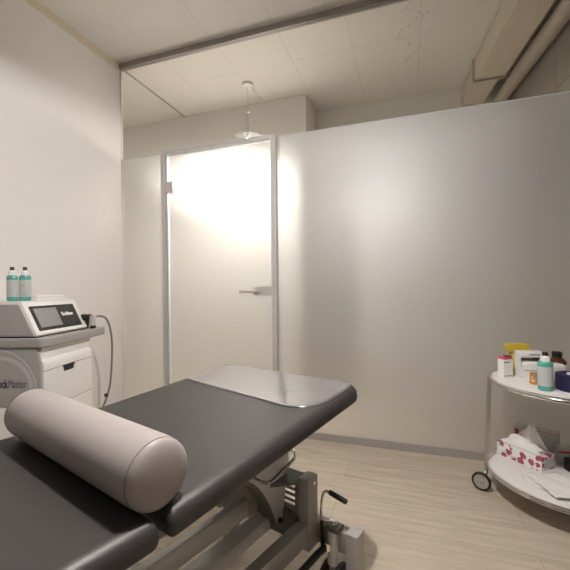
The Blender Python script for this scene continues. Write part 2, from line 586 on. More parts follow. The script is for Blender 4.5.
struct('floor', obox(-4.3, 2.3, -2.1, 4.3, -0.1, 0.0), 'floor', 'pale oak plank floor running under the glass partition', 'floor')
struct('ceiling', obox(-4.3, 2.3, -2.1, 4.3, H, H + 0.1), 'ceil', 'painted concrete ceiling with faint joints and a crack', 'ceiling')
struct('wall_left', obox(XL - 0.12, XL, -2.0, GY + 0.02, 0, H), 'wall', 'plain off-white wall behind the therapy cart', 'wall')
struct('wall_right', obox(XR, XR + 0.12, -2.0, GY + 0.02, 0, H), 'wall3', 'plain wall on the right of the room', 'wall')
struct('wall_back', obox(XL - 0.12, XR + 0.12, YB - 0.12, YB, 0, H), 'wall2', 'plain wall closing the room opposite the glass', 'wall')
struct('wall_corridor', obox(-4.2, -0.934, 3.455, 4.1, 0, H), 'corr', 'lit corridor wall seen above the glass door', 'wall')
struct('wall_recess', obox(-0.934, 1.12, 3.84, 4.1, 0, H), 'corr', 'set-back corridor wall above the fixed glass panel', 'wall')
def skew_box(bm, x0, x1, y0, y1, z0, z1, k):
    vs = [bm.verts.new((x + k * (y - 2.6), y, z)) for z in (z0, z1) for (x, y) in ((x0, y0), (x1, y0), (x1, y1), (x0, y1))]
    for f in ((3, 2, 1, 0), (4, 5, 6, 7), (0, 1, 5, 4), (1, 2, 6, 5), (2, 3, 7, 6), (3, 0, 4, 7)):
        bm.faces.new([vs[i] for i in f])
    return bm
struct('wall_concrete', skew_box(bmesh.new(), 1.035, 2.35, GY + 0.03, 3.84, 0, H, -0.121), 'raw', 'raw grey concrete wall beyond the pipe at top right', 'wall')
struct('wall_end', obox(-4.2, -4.1, GY + 0.02, 3.455, 0, H), 'corr', 'end wall of the corridor on the left', 'wall')
struct('wall_corridor_near', obox(-4.2, XL - 0.12, GY - 0.1, GY + 0.02, 0, H), 'corr', 'near wall of the corridor on the left', 'wall')
struct('trim_1', obox(XL, XL + 0.006, YB, GY - 0.02, H - 0.058, H), 'band', 'narrow unpainted band along the top of the left wall', 'trim')
struct('trim_2', obox(XL, XR, GY - 0.022, GY + 0.022, H - 0.042, H, 0.002), 'rail', 'dark metal rail fixing the glass to the ceiling', 'trim')
struct('trim_3', obox(-2.312, -2.300, GY + 0.022, 3.455, H - 0.008, H), 'rail', 'thin dark strip across the corridor ceiling', 'trim')
# bottom channel of the fixed panes
struct('baseboard_glass', obox(-0.90, XR, GY - 0.018, GY + 0.018, 0, 0.045, 0.002), 'rail', 'aluminium channel along the foot of the large glass panel', 'baseboard')
struct('baseboard_side', obox(XL, -1.862, GY - 0.018, GY + 0.018, 0, 0.045, 0.002), 'rail', 'aluminium channel under the narrow pane beside the door', 'baseboard')

def film_bm(x0, x1, z0, z1, y):
    bm = bmesh.new()
    fs = box(bm, x0, x1, y, y + 0.001, z0, z1)
    for f in fs:
        f.normal_update()
        f.material_index = 0 if f.normal.y < -0.5 else 1
    return bm

def pane(name, x0, x1, z0, z1, film, label):
    o = struct(name, obox(x0, x1, GY - 0.005, GY + 0.005, z0, z1), 'glass', label, 'glass panel')
    if film:
        build('frosted_film', film_bm(x0, x1, z0, FILM, GY - 0.0065), ['film', 'through'], o, smooth=False)
        build('film_edge', obox(x0, x1, GY - 0.0085, GY - 0.0065, FILM - 0.002, FILM + 0.002), 'card_grey', o, smooth=False)
    return o
pane('window_1', -0.893, XR, 0.045, FILM, True, 'large fixed glass panel frosted up to door height')
pane('window_2', XL, -1.862, 0.045, FILM, True, 'narrow frosted glass panel between left wall and door')
pane('window_3', XL, XR, FILM, H - 0.042, False, 'clear glass strip between the frosted panels and the ceiling')

# door frame and door
fr = bmesh.new()
box(fr, -1.862, -1.835, GY - 0.03, GY + 0.03, 0, FILM + 0.012, 0.002)
box(fr, -0.931, -0.893, GY - 0.03, GY + 0.03, 0, FILM + 0.012, 0.002)
box(fr, -1.835, -0.931, GY - 0.03, GY + 0.03, FILM - 0.016, FILM + 0.012, 0.002)
d = struct('door_1', film_bm(-1.808, -0.936, 0.008, FILM - 0.026, GY - 0.0055), ['film', 'through'], 'frosted glass door with steel lever in an aluminium frame', 'door')
build('door_frame', fr, 'alu', d, smooth=False)
sl = bmesh.new()
box(sl, -1.835, -1.818, GY - 0.018, GY + 0.018, 0.0, FILM - 0.016)
box(sl, -1.818, -0.931, GY - 0.018, GY + 0.018, FILM - 0.022, FILM - 0.016)
build('door_seal', sl, 'gasket', d, smooth=False)
build('glass_leaf', obox(-1.812, -0.934, GY - 0.0044, GY + 0.0044, 0.008, FILM - 0.026), 'glass', d, smooth=False)
for z in (1.87, 0.22):
    hb = bmesh.new()
    box(hb, -1.836, -1.765, GY - 0.024, GY + 0.012, z - 0.043, z + 0.043, 0.004)
    build('hinge', hb, 'steelbrush', d)
hz = 1.035
hp = bmesh.new()
out = rr_outline(-1.082, -0.936, hz - 0.033, hz + 0.033, (0.032, 0.003, 0.003, 0.032))
prism(hp, out, 'y', GY - 0.020, GY - 0.0062, 0.003)
lk = build('lock_plate', hp, 'steelbrush', d)
lv = bmesh.new()
tube(lv, [(-1.035, GY - 0.018, hz), (-1.035, GY - 0.05, hz)], 0.012, 14)
tube(lv, smooth_path([(-1.028, GY - 0.056, hz), (-1.06, GY - 0.058, hz), (-1.12, GY - 0.056, hz), (-1.172, GY - 0.054, hz)]), 0.011, 12)
build('lever', lv, 'steelbrush', lk)
lo = bmesh.new()
tube(lo, [(-1.035, GY + 0.005, hz), (-1.035, GY + 0.05, hz), (-1.165, GY + 0.05, hz)], 0.0085, 12)
build('outer_lever', lo, 'steelbrush', lk)

# ------------------------------------------------------------------ duct, strap and pipe at top right (beyond the glass)
K = -0.114
duct = build('ceiling_duct', (lambda b: (skew_box(b, 0.632, 0.850, GY + 0.03, 3.40, 2.765, H - 0.012, K), b)[1])(bmesh.new()), 'duct', smooth=False)
tag(duct, 'boxed painted duct under the ceiling at top right', 'duct')
b2 = bmesh.new()
skew_box(b2, 0.637, 0.825, 3.40, 3.84, 2.775, H - 0.004, K)
build('duct_end', b2, 'duct', duct, smooth=False)
st = bmesh.new()
xx = K * 0.80
tube(st, [(0.622 + xx, 3.39, H - 0.01), (0.620 + xx, 3.39, 2.765), (0.629 + xx, 3.39, 2.754), (0.852 + xx, 3.39, 2.754), (0.863 + xx, 3.39, 2.764), (0.865 + xx, 3.39, 2.81)], 0.008, 8)
build('strap', st, 'pipe', duct)
pp = bmesh.new()
tube(pp, [(0.972, GY + 0.03, 2.775), (0.812, 3.835, 2.775)], 0.058, 28)
pi_ = build('ceiling_pipe', pp, 'pipe')
tag(pi_, 'round painted pipe beside the boxed duct, against raw concrete', 'pipe')

# ------------------------------------------------------------------ pendant lamps
def pendant(loc, drop, label, power, rad, shade=False):
    """loc = canopy centre on the ceiling, drop = distance to the glass dish"""
    t = thing('pendant_lamp', label, 'lamp', loc, 0, 'glass dish pendant lamps')
    cb = bmesh.new()
    lathe(cb, [(0.046, -0.026), (0.052, -0.022), (0.052, 0.0)], 32)
    build('canopy', cb, 'lampwhite', t)
    hubz = -drop * 0.50
    c = bmesh.new()
    tube(c, [(0, 0, -0.02), (0, 0, hubz)], 0.0022, 8)
    build('cord', c, 'wire', t)
    hb = bmesh.new()
    lathe(hb, [(0.006, hubz - 0.008), (0.017, hubz - 0.006), (0.017, hubz + 0.004), (0.004, hubz + 0.008)], 20)
    build('hub', hb, 'lampwhite', t)
    rd = 0.265 if shade else 0.150
    for k in range(3):
        a = R(20 + 120 * k)
        w = bmesh.new()
        tube(w, [(0.012 * math.cos(a), 0.012 * math.sin(a), hubz), (rd * 0.93 * math.cos(a), rd * 0.93 * math.sin(a), -drop + 0.010)], 0.0013, 6)
        build('suspension_wire', w, 'wire', t)
    dsh = bmesh.new()
    lathe(dsh, [(0.0, -drop - 0.006), (0.08, -drop - 0.004), (rd, -drop + 0.008), (rd, -drop + 0.012), (0.08, -drop), (0.0, -drop - 0.002)], 48)
    build('reflector_dish' if shade else 'glass_dish', dsh, 'lampwhite' if shade else 'dish_glass', t)
    sk = bmesh.new()
    lathe(sk, [(0.010, hubz - 0.05 - (drop - 0.13 + hubz) * 0), (0.010, hubz - 0.006)], 12)
    build('lamp_stem', (lambda b: tube(b, [(0, 0, hubz), (0, 0, -drop + 0.035)], 0.004, 8))(bmesh.new()), 'wire', t)
    sk.free()
    hd = bmesh.new()
    lathe(hd, [(0.030, -drop + 0.006), (0.034, -drop + 0.012), (0.030, -drop + 0.030), (0.010, -drop + 0.040)], 24)
    hl = build('lamp_head', hd, 'lampwhite', t)
    gb = bmesh.new()
    lathe(gb, [(0.0, -drop - 0.012), (0.026, -drop - 0.010), (0.028, -drop + 0.004), (0.0, -drop + 0.005)], 24)
    build('bulb', gb, 'glow', hl)
    ld = bpy.data.lights.new('pendant_light', 'POINT' if shade else 'AREA')
    if shade:
        ld.shadow_soft_size = rad
    else:
        ld.shape = 'DISK'
        ld.size = rad * 2
    ld.energy = power
    if not shade:
        ld.spread = R(142)
    ld.color = (1.0, 0.97, 0.945) if shade else (1.0, 0.955, 0.915)
    lo_ = bpy.data.objects.new('pendant_light', ld)
    C.objects.link(lo_)
    lo_.parent = t
    lo_.location = (0, 0, -drop - (0.014 + rad if shade else 0.016))
    return t
p1 = pendant((-1.393, 3.10, H), 0.515, 'glass dish pendant hanging in the corridor above the frosted door', 44, 0.06)
stay = bmesh.new()
tube(stay, [(0.03, 0.01, -0.024), (0.125, 0.03, -0.150)], 0.003, 8)
build('stay_rod', stay, 'wire', p1)
pendant((-0.26, 0.80, H), 0.86, 'enamel dish pendant hanging over the treatment table', 56, 0.020, True)

pendant((1.35, -1.15, H), 0.60, 'added enamel dish fill lamp, out of view near the right wall behind the viewpoint', 6, 0.03, True)  # added out-of-view fill lamp, weak, only to brighten the table base

# ------------------------------------------------------------------ treatment table
BW = 0.33
BZ = 0.66
A_ = (0.3054, 0.9524)
bed = thing('treatment_table', 'black upholstered treatment table on a grey steel lifting frame', 'treatment table', (-0.712, 0.630, 0), -R(17.78))
TH = 0.052
# head section, raised a few degrees about the seam
hd = bmesh.new()
slab(hd, -BW, BW, 0.006, 0.81, -TH, 0.0, (0.012, 0.012, 0.075, 0.085), et=0.028, eb=0.014, ns=8, n=14)
head = build('head_cushion', hd, 'vinyl', bed, angle=60)
head.location = (0, 0, BZ)
head.rotation_euler = (R(4.1), 0, 0)
hf = bmesh.new()
box(hf, -0.26, -0.22, 0.04, 0.70, -TH - 0.032, -TH, 0.003)
box(hf, 0.22, 0.26, 0.04, 0.70, -TH - 0.032, -TH, 0.003)
box(hf, -0.22, 0.22, 0.66, 0.70, -TH - 0.032, -TH, 0.003)
box(hf, -0.22, 0.22, 0.04, 0.08, -TH - 0.032, -TH, 0.003)
build('head_frame', hf, 'frame', head)
ft = bmesh.new()
slab(ft, -BW, BW, -1.18, -0.008, -TH, 0.0, (0.06, 0.06, 0.02, 0.02), et=0.028, eb=0.014, ns=8, n=14)
foot = build('foot_cushion', ft, 'vinyl', bed, angle=60)
foot.location = (0, 0, BZ)
ff = bmesh.new()
box(ff, -0.26, -0.22, -1.1, -0.05, -TH - 0.032, -TH, 0.003)
box(ff, 0.22, 0.26, -1.1, -0.05, -TH - 0.032, -TH, 0.003)
box(ff, -0.22, 0.22, -1.1, -1.06, -TH - 0.032, -TH, 0.003)
box(ff, -0.22, 0.22, -0.09, -0.05, -TH - 0.032, -TH, 0.003)
build('foot_frame', ff, 'frame', foot)

# base: local x to the right, y towards the head end
RZ0, RZ1 = 0.225, 0.29
for lx in (0.205, -0.205):
    rl = bmesh.new()
    box(rl, lx - 0.02, lx + 0.02, -0.95, 0.60, RZ0, RZ1, 0.004)
    build('base_rail', rl, 'frame', bed)
    ps = bmesh.new()
    box(ps, lx - 0.017, lx + 0.023, 0.60, 0.66, 0.20, 0.432, 0.004)
    po = build('post', ps, 'frame', bed)
    bo = bmesh.new()
    tube(bo, [(lx + 0.021, 0.63, 0.412), (lx + 0.028, 0.63, 0.412)], 0.006, 12)
    build('bolt', bo, 'chrome', po)
cb = bmesh.new()
box(cb, -0.22, 0.36, 0.66, 0.70, 0.20, 0.268, 0.004)
build('cross_bar', cb, 'frame', bed)
cb = bmesh.new()
box(cb, -0.22, 0.36, -0.98, -0.94, 0.20, 0.268, 0.004)
build('cross_bar', cb, 'frame', bed)
for lx in (0.352, -0.20):
    for ly in (0.68, -0.96):
        fp = bmesh.new()
        box(fp, lx - 0.021, lx + 0.021, ly - 0.028, ly + 0.028, 0.012, 0.276, 0.004)
        o = build('foot_post', fp, 'frame', bed)
        gl = bmesh.new()
        lathe(gl, [(0.024, 0.0), (0.024, 0.008), (0.012, 0.013)], 18, cx=lx, cy=ly)
        build('foot_pad', gl, 'rubber', o)
mr = bmesh.new()
box(mr, -0.062, -0.030, -0.95, 0.60, RZ0, RZ1, 0.004)
build('base_rail', mr, 'arm', bed)
# louvred end plate between the posts
lp = bmesh.new()
PX0, PX1, PY = -0.185, 0.187, 0.622
sx0, sx1 = 0.050, 0.160
box(lp, PX0, PX1, PY, PY + 0.02, 0.398, 0.410)
box(lp, PX0, PX1, PY, PY + 0.003, 0.388, 0.398)
zt = 0.388
for k in range(4):
    zb = zt - 0.010            # slot
    box(lp, PX0, sx0, PY, PY + 0.003, zb, zt)
    box(lp, sx1, PX1, PY, PY + 0.003, zb, zt)
    zn = zb - 0.010            # bar below
    box(lp, PX0, PX1, PY, PY + 0.003, zn, zb)
    zt = zn
box(lp, PX0, PX1, PY, PY + 0.003, 0.20, zt)
plate = build('louvred_plate', lp, 'frame', bed, smooth=False)
cv = bmesh.new()
prism(cv, [(0.0, 0.21), (0.182, 0.21), (0.182, 0.275), (0.14, 0.298), (0.08, 0.308), (0.0, 0.312)], 'y', PY - 0.012, PY - 0.001, 0.002)
build('motor_cover', cv, 'frame_d', plate)
tp = bmesh.new()
prism(tp, [(-0.185, 0.50), (0.10, 0.50), (0.185, 0.59), (0.185, 0.66), (-0.185, 0.66)], 'z', 0.410, 0.419, 0.001)
build('top_plate', tp, 'frame_d', bed, smooth=False)
# lift motor behind
mo = bmesh.new()
tube(mo, [(-0.10, 0.60, 0.37), (-0.10, 0.47, 0.36)], 0.032, 20)
build('lift_motor', mo, 'frame', bed)
# curved lifting bracket and arm
br = bmesh.new()
curve = []
P0, P1, P2 = Vector((0.315, 0.475)), Vector((0.42, 0.42)), Vector((0.475, 0.262))
for k in range(13):
    t = k / 12
    q = P0 * (1 - t) ** 2 + P1 * 2 * t * (1 - t) + P2 * t * t
    curve.append((q.x, q.y))
prism(br, curve + [(0.492, 0.255), (0.508, 0.262), (0.548, 0.44), (0.548, 0.478), (0.46, 0.50)], 'x', 0.122, 0.128, 0.001)
bk = build('lift_bracket', br, 'arm', bed, smooth=False)
bk.location = (0, 0.085, 0.016)
rim = bmesh.new()
prism(rim, curve + [(c[0] - 0.012, c[1] - 0.004) for c in curve[::-1]], 'x', 0.085, 0.1275)
build('bracket_flange', rim, 'frame_d', bk, smooth=False)
bb = bmesh.new()
tube(bb, [(0.120, 0.49, 0.268), (0.137, 0.49, 0.268)], 0.009, 14)
build('bolt', bb, 'rubber', bk)
ar = bmesh.new()
def skew_arm(bm, x0, x1, y0, za, y1, zb, h):
    vs = [bm.verts.new(p) for p in ((x0, y0, za - h), (x1, y0, za - h), (x1, y1, zb - h), (x0, y1, zb - h), (x0, y0, za), (x1, y0, za), (x1, y1, zb), (x0, y1, zb))]
    fs = [bm.faces.new([vs[i] for i in f]) for f in ((3, 2, 1, 0), (4, 5, 6, 7), (0, 1, 5, 4), (1, 2, 6, 5), (2, 3, 7, 6), (3, 0, 4, 7))]
    bmesh.ops.bevel(bm, geom=list({e for f in fs for e in f.edges}), offset=0.004, segments=2, profile=0.5, affect='EDGES')
skew_arm(ar, 0.055, 0.112, -0.70, 0.285, 0.55, 0.300, 0.040)
build('lift_arm', ar, 'arm', bed)
# chrome bent release bar on the bracket
rb = bmesh.new()
tube(rb, smooth_path([(0.135, 0.535, 0.470), (0.155, 0.527, 0.476), (0.185, 0.49, 0.472), (0.190, 0.42, 0.462), (0.186, 0.365, 0.448), (0.165, 0.345, 0.452), (0.135, 0.335, 0.466)], 5), 0.0055, 10)
bmesh.ops.translate(rb, verts=rb.verts, vec=(0, 0.01, 0.012))
build('release_bar', rb, 'chrome', bk)
# braked caster beside the near post
cl = bmesh.new()
tube(cl, [(0.285, 0.655, 0.275), (0.285, 0.655, 0.16)], 0.017, 18)
col = build('caster_column', cl, 'arm', bed)
cp = bmesh.new()
box(cp, 0.262, 0.315, 0.632, 0.678, 0.272, 0.286, 0.004)
build('column_cap', cp, 'frame_d', col)
kn = bmesh.new()
lathe(kn, [(0.016, 0.286), (0.016, 0.292), (0.009, 0.300), (0.0, 0.302)], 16, cx=0.285, cy=0.655)
build('cap_nut', kn, 'chrome', col)
fk = bmesh.new()
box(fk, 0.270, 0.300, 0.652, 0.672, 0.075, 0.165, 0.004)
build('caster_fork', fk, 'frame', col)
for lx in (0.262, 0.308):
    wh = bmesh.new()
    lathe(wh, [(0.020, -0.010), (0.054, -0.010), (0.060, -0.006), (0.060, 0.006), (0.054, 0.010), (0.020, 0.010)], 32, closed=True,
          mat4=Matrix.Translation((lx, 0.662, 0.10)) @ Matrix.Rotation(PI / 2, 4, 'Y'))
    w = build('caster_wheel', wh, 'rubber', col)
    hu = bmesh.new()
    lathe(hu, [(0.021, -0.008), (0.021, 0.008)], 20, mat4=Matrix.Translation((lx, 0.662, 0.10)) @ Matrix.Rotation(PI / 2, 4, 'Y'))
    build('wheel_hub', hu, 'hub', w)
le = bmesh.new()
tube(le, smooth_path([(0.270, 0.66, 0.283), (0.245, 0.655, 0.288), (0.238, 0.665, 0.325), (0.246, 0.668, 0.372), (0.270, 0.668, 0.378)], 5), 0.005, 10)
lev = build('brake_lever', le, 'chrome', bed)
gp = bmesh.new()
tube(gp, [(0.266, 0.668, 0.378), (0.269, 0.668, 0.378), (0.330, 0.663, 0.370), (0.333, 0.663, 0.3695)], 0.0085, 14, taper=[0.006, 0.0085, 0.0085, 0.006])
build('grip', gp, 'rubber', lev)
fb = bmesh.new()
tube(fb, [(0.270, 0.650, 0.215), (0.262, 0.60, 0.213), (0.258, -0.60, 0.213)], 0.011, 12)
fbar = build('foot_bar', fb, 'rubber', bed)
fb2 = bmesh.new()
tube(fb2, [(0.246, 0.652, 0.285), (0.248, 0.652, 0.20)], 0.006, 10)
build('brake_rod', fb2, 'rubber', lev)
jn = bmesh.new()
lathe(jn, [(0.0, -0.012), (0.012, -0.010), (0.012, 0.010), (0.0, 0.012)], 14, mat4=Matrix.Translation((0.275, 0.64, 0.220)))
build('pivot', jn, 'chrome', fbar)

# ------------------------------------------------------------------ bolster on the table
bz = 0.064
bol = thing('bolster_cushion', 'grey vinyl roll cushion lying across the black treatment table', 'cushion', (0, 0, 0))
m4 = bed.matrix_basis.copy()
loc = Matrix.Translation((-0.712, 0.630, 0)) @ Matrix.Rotation(-R(17.78), 4, 'Z') @ Vector((0.015, 0.003, BZ + bz - 0.001))
bol.location = loc
bol.rotation_euler = (0, 0, -R(17.78))
L2 = 0.288
prof = []
for k in range(11):
    a = 0.5 * PI * k / 10
    prof.append((bz * 0.93 * math.sin(a) ** 0.55 if k else 0.0, -L2 - 0.018 + 0.018 * (1 - math.cos(a)) - 0.0))
prof = [(0.0, -L2 - 0.015), (0.025, -L2 - 0.0145), (0.045, -L2 - 0.012), (0.058, -L2 - 0.008), (0.0655, -L2 - 0.002), (0.0672, -L2 + 0.004)]
body = [(bz - 0.0022, -L2 + 0.005), (bz - 0.0004, -L2 + 0.012), (bz, -L2 + 0.03), (bz, L2 - 0.03), (bz - 0.0004, L2 - 0.012), (bz - 0.0022, L2 - 0.005)]
ry = Matrix.Rotation(PI / 2, 4, 'Y')
prof = [(r_ * bz / 0.069, z_) for r_, z_ in prof]
bb = bmesh.new()
lathe(bb, body, 64, mat4=ry)
bd = build('cover', bb, 'vinyl2', bol, angle=60)
for s in (1, -1):
    e = bmesh.new()
    lathe(e, prof, 64, mat4=Matrix.Rotation(PI / 2 * -s, 4, 'Y') @ Matrix.Scale(1, 4) if s > 0 else Matrix.Rotation(PI / 2, 4, 'Y'))
    cap = build('end_panel', e, 'vinyl2', bol, angle=60)
    sm = bmesh.new()
    torus(sm, bz - 0.0018, 0.0011, s * (L2 - 0.0045), n=64, k=6)
    bmesh.ops.transform(sm, matrix=ry, verts=sm.verts)
    build('seam', sm, 'seam', cap)

# ------------------------------------------------------------------ clear vinyl sheet over the head end
sheet = bmesh.new()
u0, u1, v0, v1 = -0.318, 0.310, 0.492, 0.796
o2 = rr_outline(u0, u1, v0, v1, (0.035, 0.11, 0.072, 0.080), 12)
o2 = [(x, y + (0.045 * (0.318 - x) / 0.636) * (v1 - y) / (v1 - v0)) for x, y in o2]
def sheet_z(x, y):
    # follows the cushion: flat with a slight fall over the rounded rim
    dx = max(0.0, abs(x) - (BW - 0.028))
    dy = max(0.0, y - (0.81 - 0.028))
    q = min(0.027, math.hypot(dx, dy))
    return 0.0012 - (0.028 - math.sqrt(max(0, 0.028 ** 2 - q * q)))
NR = 14
cxs, cys = (u0 + u1) / 2, (v0 + v1) / 2
prev = None
topv, botv = [], []
for k in range(NR + 1):
    s = k / NR
    topv.append([sheet.verts.new((cxs + (x - cxs) * s, cys + (y - cys) * s, 0)) for x, y in o2] if k else [sheet.verts.new((cxs, cys, 0))])
for ring in topv:
    for v in ring:
        v.co.z = sheet_z(v.co.x, v.co.y)
n2 = len(o2)
for k in range(NR):
    a, b = topv[k], topv[k + 1]
    for j in range(n2):
        if k == 0:
            sheet.faces.new((a[0], b[j], b[(j + 1) % n2]))
        else:
            sheet.faces.new((a[j], b[j], b[(j + 1) % n2], a[(j + 1) % n2]))
so = build('plastic_sheet', sheet, 'sheet', angle=80)
sd = so.modifiers.new('thickness', 'SOLIDIFY')
sd.thickness = 0.0012
sd.offset = 1
so.matrix_world = Matrix.Translation((-0.712, 0.630, BZ)) @ Matrix.Rotation(-R(17.78), 4, 'Z') @ Matrix.Rotation(R(4.1), 4, 'X')
tag(so, 'glossy see-through plastic sheet covering the head end of the table', 'sheet')

# ------------------------------------------------------------------ therapy cart
cart = thing('therapy_cart', 'white and grey therapy machine on a drawer cart by the left wall', 'medical cart', (-1.713, 1.320, 0), R(15.6))
D, W = 0.50, 0.412
bx = bmesh.new()
box(bx, -D, -0.012, 0.004, W, 0.09, 0.772, 0.006)
build('cabinet', bx, 'white_plastic', cart)
# base with casters
bs = bmesh.new()
slab(bs, -D - 0.01, 0.02, -0.01, W + 0.02, 0.07, 0.10, 0.04, et=0.008, eb=0.008)
build('base', bs, 'grey_plastic', cart)
for cx_ in (-0.44, -0.05):
    for cy_ in (0.05, W - 0.05):
        wb = bmesh.new()
        lathe(wb, [(0.012, -0.014), (0.032, -0.014), (0.036, -0.008), (0.036, 0.008), (0.032, 0.014), (0.012, 0.014)], 24, closed=True, mat4=Matrix.Translation((cx_, cy_, 0.036)) @ Matrix.Rotation(PI / 2, 4, 'X'))
        w = build('caster_wheel', wb, 'rubber', cart)
        yb = bmesh.new()
        box(yb, cx_ - 0.012, cx_ + 0.012, cy_ - 0.018, cy_ + 0.018, 0.045, 0.075)
        build('caster_yoke', yb, 'frame_d', w)
# grey side panel with rounded front edge
sp = bmesh.new()
ol = [(-D, 0.482), (-0.004, 0.482)]
for k in range(9):
    t = k / 8
    ol.append((-0.004 - 0.024 * t * t * t, 0.62 + 0.151 * t))
ol.append((-D, 0.771))
prism(sp, ol, 'y', -0.010, 0.004, 0.002)
side = build('side_panel', sp, 'grey_panel', cart)
def arc_strip(cx, cz, r0, r1, a0, a1, y):
    bm = bmesh.new()
    N = 28
    A = [(cx + r1 * math.cos(a0 + (a1 - a0) * k / N), cz + r1 * math.sin(a0 + (a1 - a0) * k / N)) for k in range(N + 1)]
    B = [(cx + r0 * math.cos(a0 + (a1 - a0) * k / N), cz + r0 * math.sin(a0 + (a1 - a0) * k / N)) for k in range(N, -1, -1)]
    prism(bm, A + B, 'y', y, y + 0.002)
    return bm
build('arc_stripe', arc_strip(-0.205, 0.565, 0.146, 0.166, R(-20), R(200), -0.0112), 'arc', side, smooth=False)
build('arc_stripe', arc_strip(-0.235, 0.555, 0.205, 0.214, R(-15), R(92), -0.0112), 'arc', side, smooth=False)
tx = Matrix.Translation((-0.145, -0.0108, 0.573)) @ Matrix.Rotation(PI / 2, 4, 'X')
text_mesh('lettering', 'Shock', 0.060, 'ink', side, Matrix.Translation((-0.172, -0.0108, 0.575)) @ Matrix.Rotation(PI / 2, 4, 'X'), 0.56, bold=0.0012, align='RIGHT')
text_mesh('lettering', 'Master', 0.060, 'ink2', side, Matrix.Translation((-0.170, -0.0108, 0.575)) @ Matrix.Rotation(PI / 2, 4, 'X'), 0.56, align='LEFT')
lb = bmesh.new()
box(lb, -D, -0.006, -0.006, 0.004, 0.11, 0.478, 0.002)
build('lower_side_panel', lb, 'white_plastic', cart)
# moulded fascia under the shelf: scooped grip
fa = bmesh.new()
prof_f = [(-0.02, 0.772), (-0.004, 0.770), (-0.006, 0.752), (-0.018, 0.738), (-0.020, 0.725), (-0.012, 0.712), (0.0, 0.698), (0.004, 0.680), (0.004, 0.656), (-0.02, 0.656)]
prism(fa, prof_f, 'y', 0.004, W)
fas = build('fascia', fa, 'white_plastic', cart, angle=50)
def drawer(z0, z1, handle):
    dm = bmesh.new()
    if handle:
        ya, yb, zc = 0.150, 0.258, z1 - 0.034
        poly = [(0.006, z0), (W - 0.002, z0), (W - 0.002, z1), (yb + 0.006, z1), (yb - 0.012, zc), (ya + 0.006, zc), (ya - 0.004, z1), (0.006, z1)]
    else:
        poly = [(0.006, z0), (W - 0.002, z0), (W - 0.002, z1), (0.006, z1)]
    prism(dm, poly, 'x', -0.012, 0.004, 0.0015)
    o = build('drawer', dm, 'white_plastic', cart, smooth=False)
    if handle:
        hm = bmesh.new()
        prism(hm, [(ya - 0.001, z1 + 0.001), (yb + 0.003, z1 + 0.001), (yb - 0.012, zc), (ya + 0.006, zc)], 'x', -0.0125, -0.006)
        build('grip_recess', hm, 'socket_dark', o, smooth=False)
    return o
drawer(0.462, 0.652, True)
drawer(0.29, 0.458, False)
drawer(0.11, 0.286, False)
# shelf with side wing
sh = bmesh.new()
slab(sh, -D - 0.02, 0.022, -0.022, 0.545, 0.772, 0.819, (0.03, 0.032, 0.028, 0.03), et=0.006, eb=0.010)
build('shelf', sh, 'grey_plastic', cart)
# console
con = bmesh.new()
pr = [(-D + 0.02, 0.826), (-0.034, 0.826), (-0.028, 0.834), (-0.106, 0.994), (-0.118, 1.001), (-D + 0.02, 1.001)]
prism(con, pr, 'y', 0.002, W + 0.008, 0.004)
console = build('console', con, 'white_plastic', cart, angle=30)
gp_ = bmesh.new()
box(gp_, -D + 0.025, -0.036, 0.008, W, 0.818, 0.827)
build('console_gap', gp_, 'socket_dark', console, smooth=False)
cs = bmesh.new()
prism(cs, [(-D + 0.03, 0.832), (-0.045, 0.832), (-0.119, 0.981), (-0.127, 0.986), (-D + 0.03, 0.986)], 'y', -0.0015, 0.004, 0.0008)
build('console_side', cs, 'grey_panel', console, smooth=False)
# face panel on the slope: local frame (along y, up the slope)
S0, S1 = Vector((-0.0285, 0, 0.833)), Vector((-0.1055, 0, 0.993))
sl_ = (S1 - S0)
Ls = sl_.length
vh = sl_.normalized()
nh = Vector((0, 1, 0)).cross(vh).normalized()
if nh.x < 0:
    nh = -nh
FM = Matrix(((0, vh.x, nh.x, S0.x), (1, vh.y, nh.y, S0.y), (0, vh.z, nh.z, S0.z), (0, 0, 0, 1)))
def on_slope(y0, y1, s0, s1, t0, t1, m, name, parent, rad=0.006):
    b = bmesh.new()
    slab(b, y0, y1, s0 * Ls, s1 * Ls, t0, t1, rad, et=0.0005, eb=0.0002, ns=1, n=4)
    bmesh.ops.transform(b, matrix=FM, verts=b.verts)
    return build(name, b, m, parent, smooth=False)
pan = on_slope(0.030, 0.382, 0.10, 0.88, -0.0005, 0.0012, 'black_gloss', 'control_panel', console)
on_slope(0.055, 0.222, 0.20, 0.80, 0.001, 0.0018, 'screen', 'screen', pan, 0.002)
text_mesh('lettering', 'ShockMaster', 0.030, 'white_ink', pan, FM @ Matrix.Translation((0.246, 0.50 * Ls, 0.0018)), 0.62, bold=0.0007)
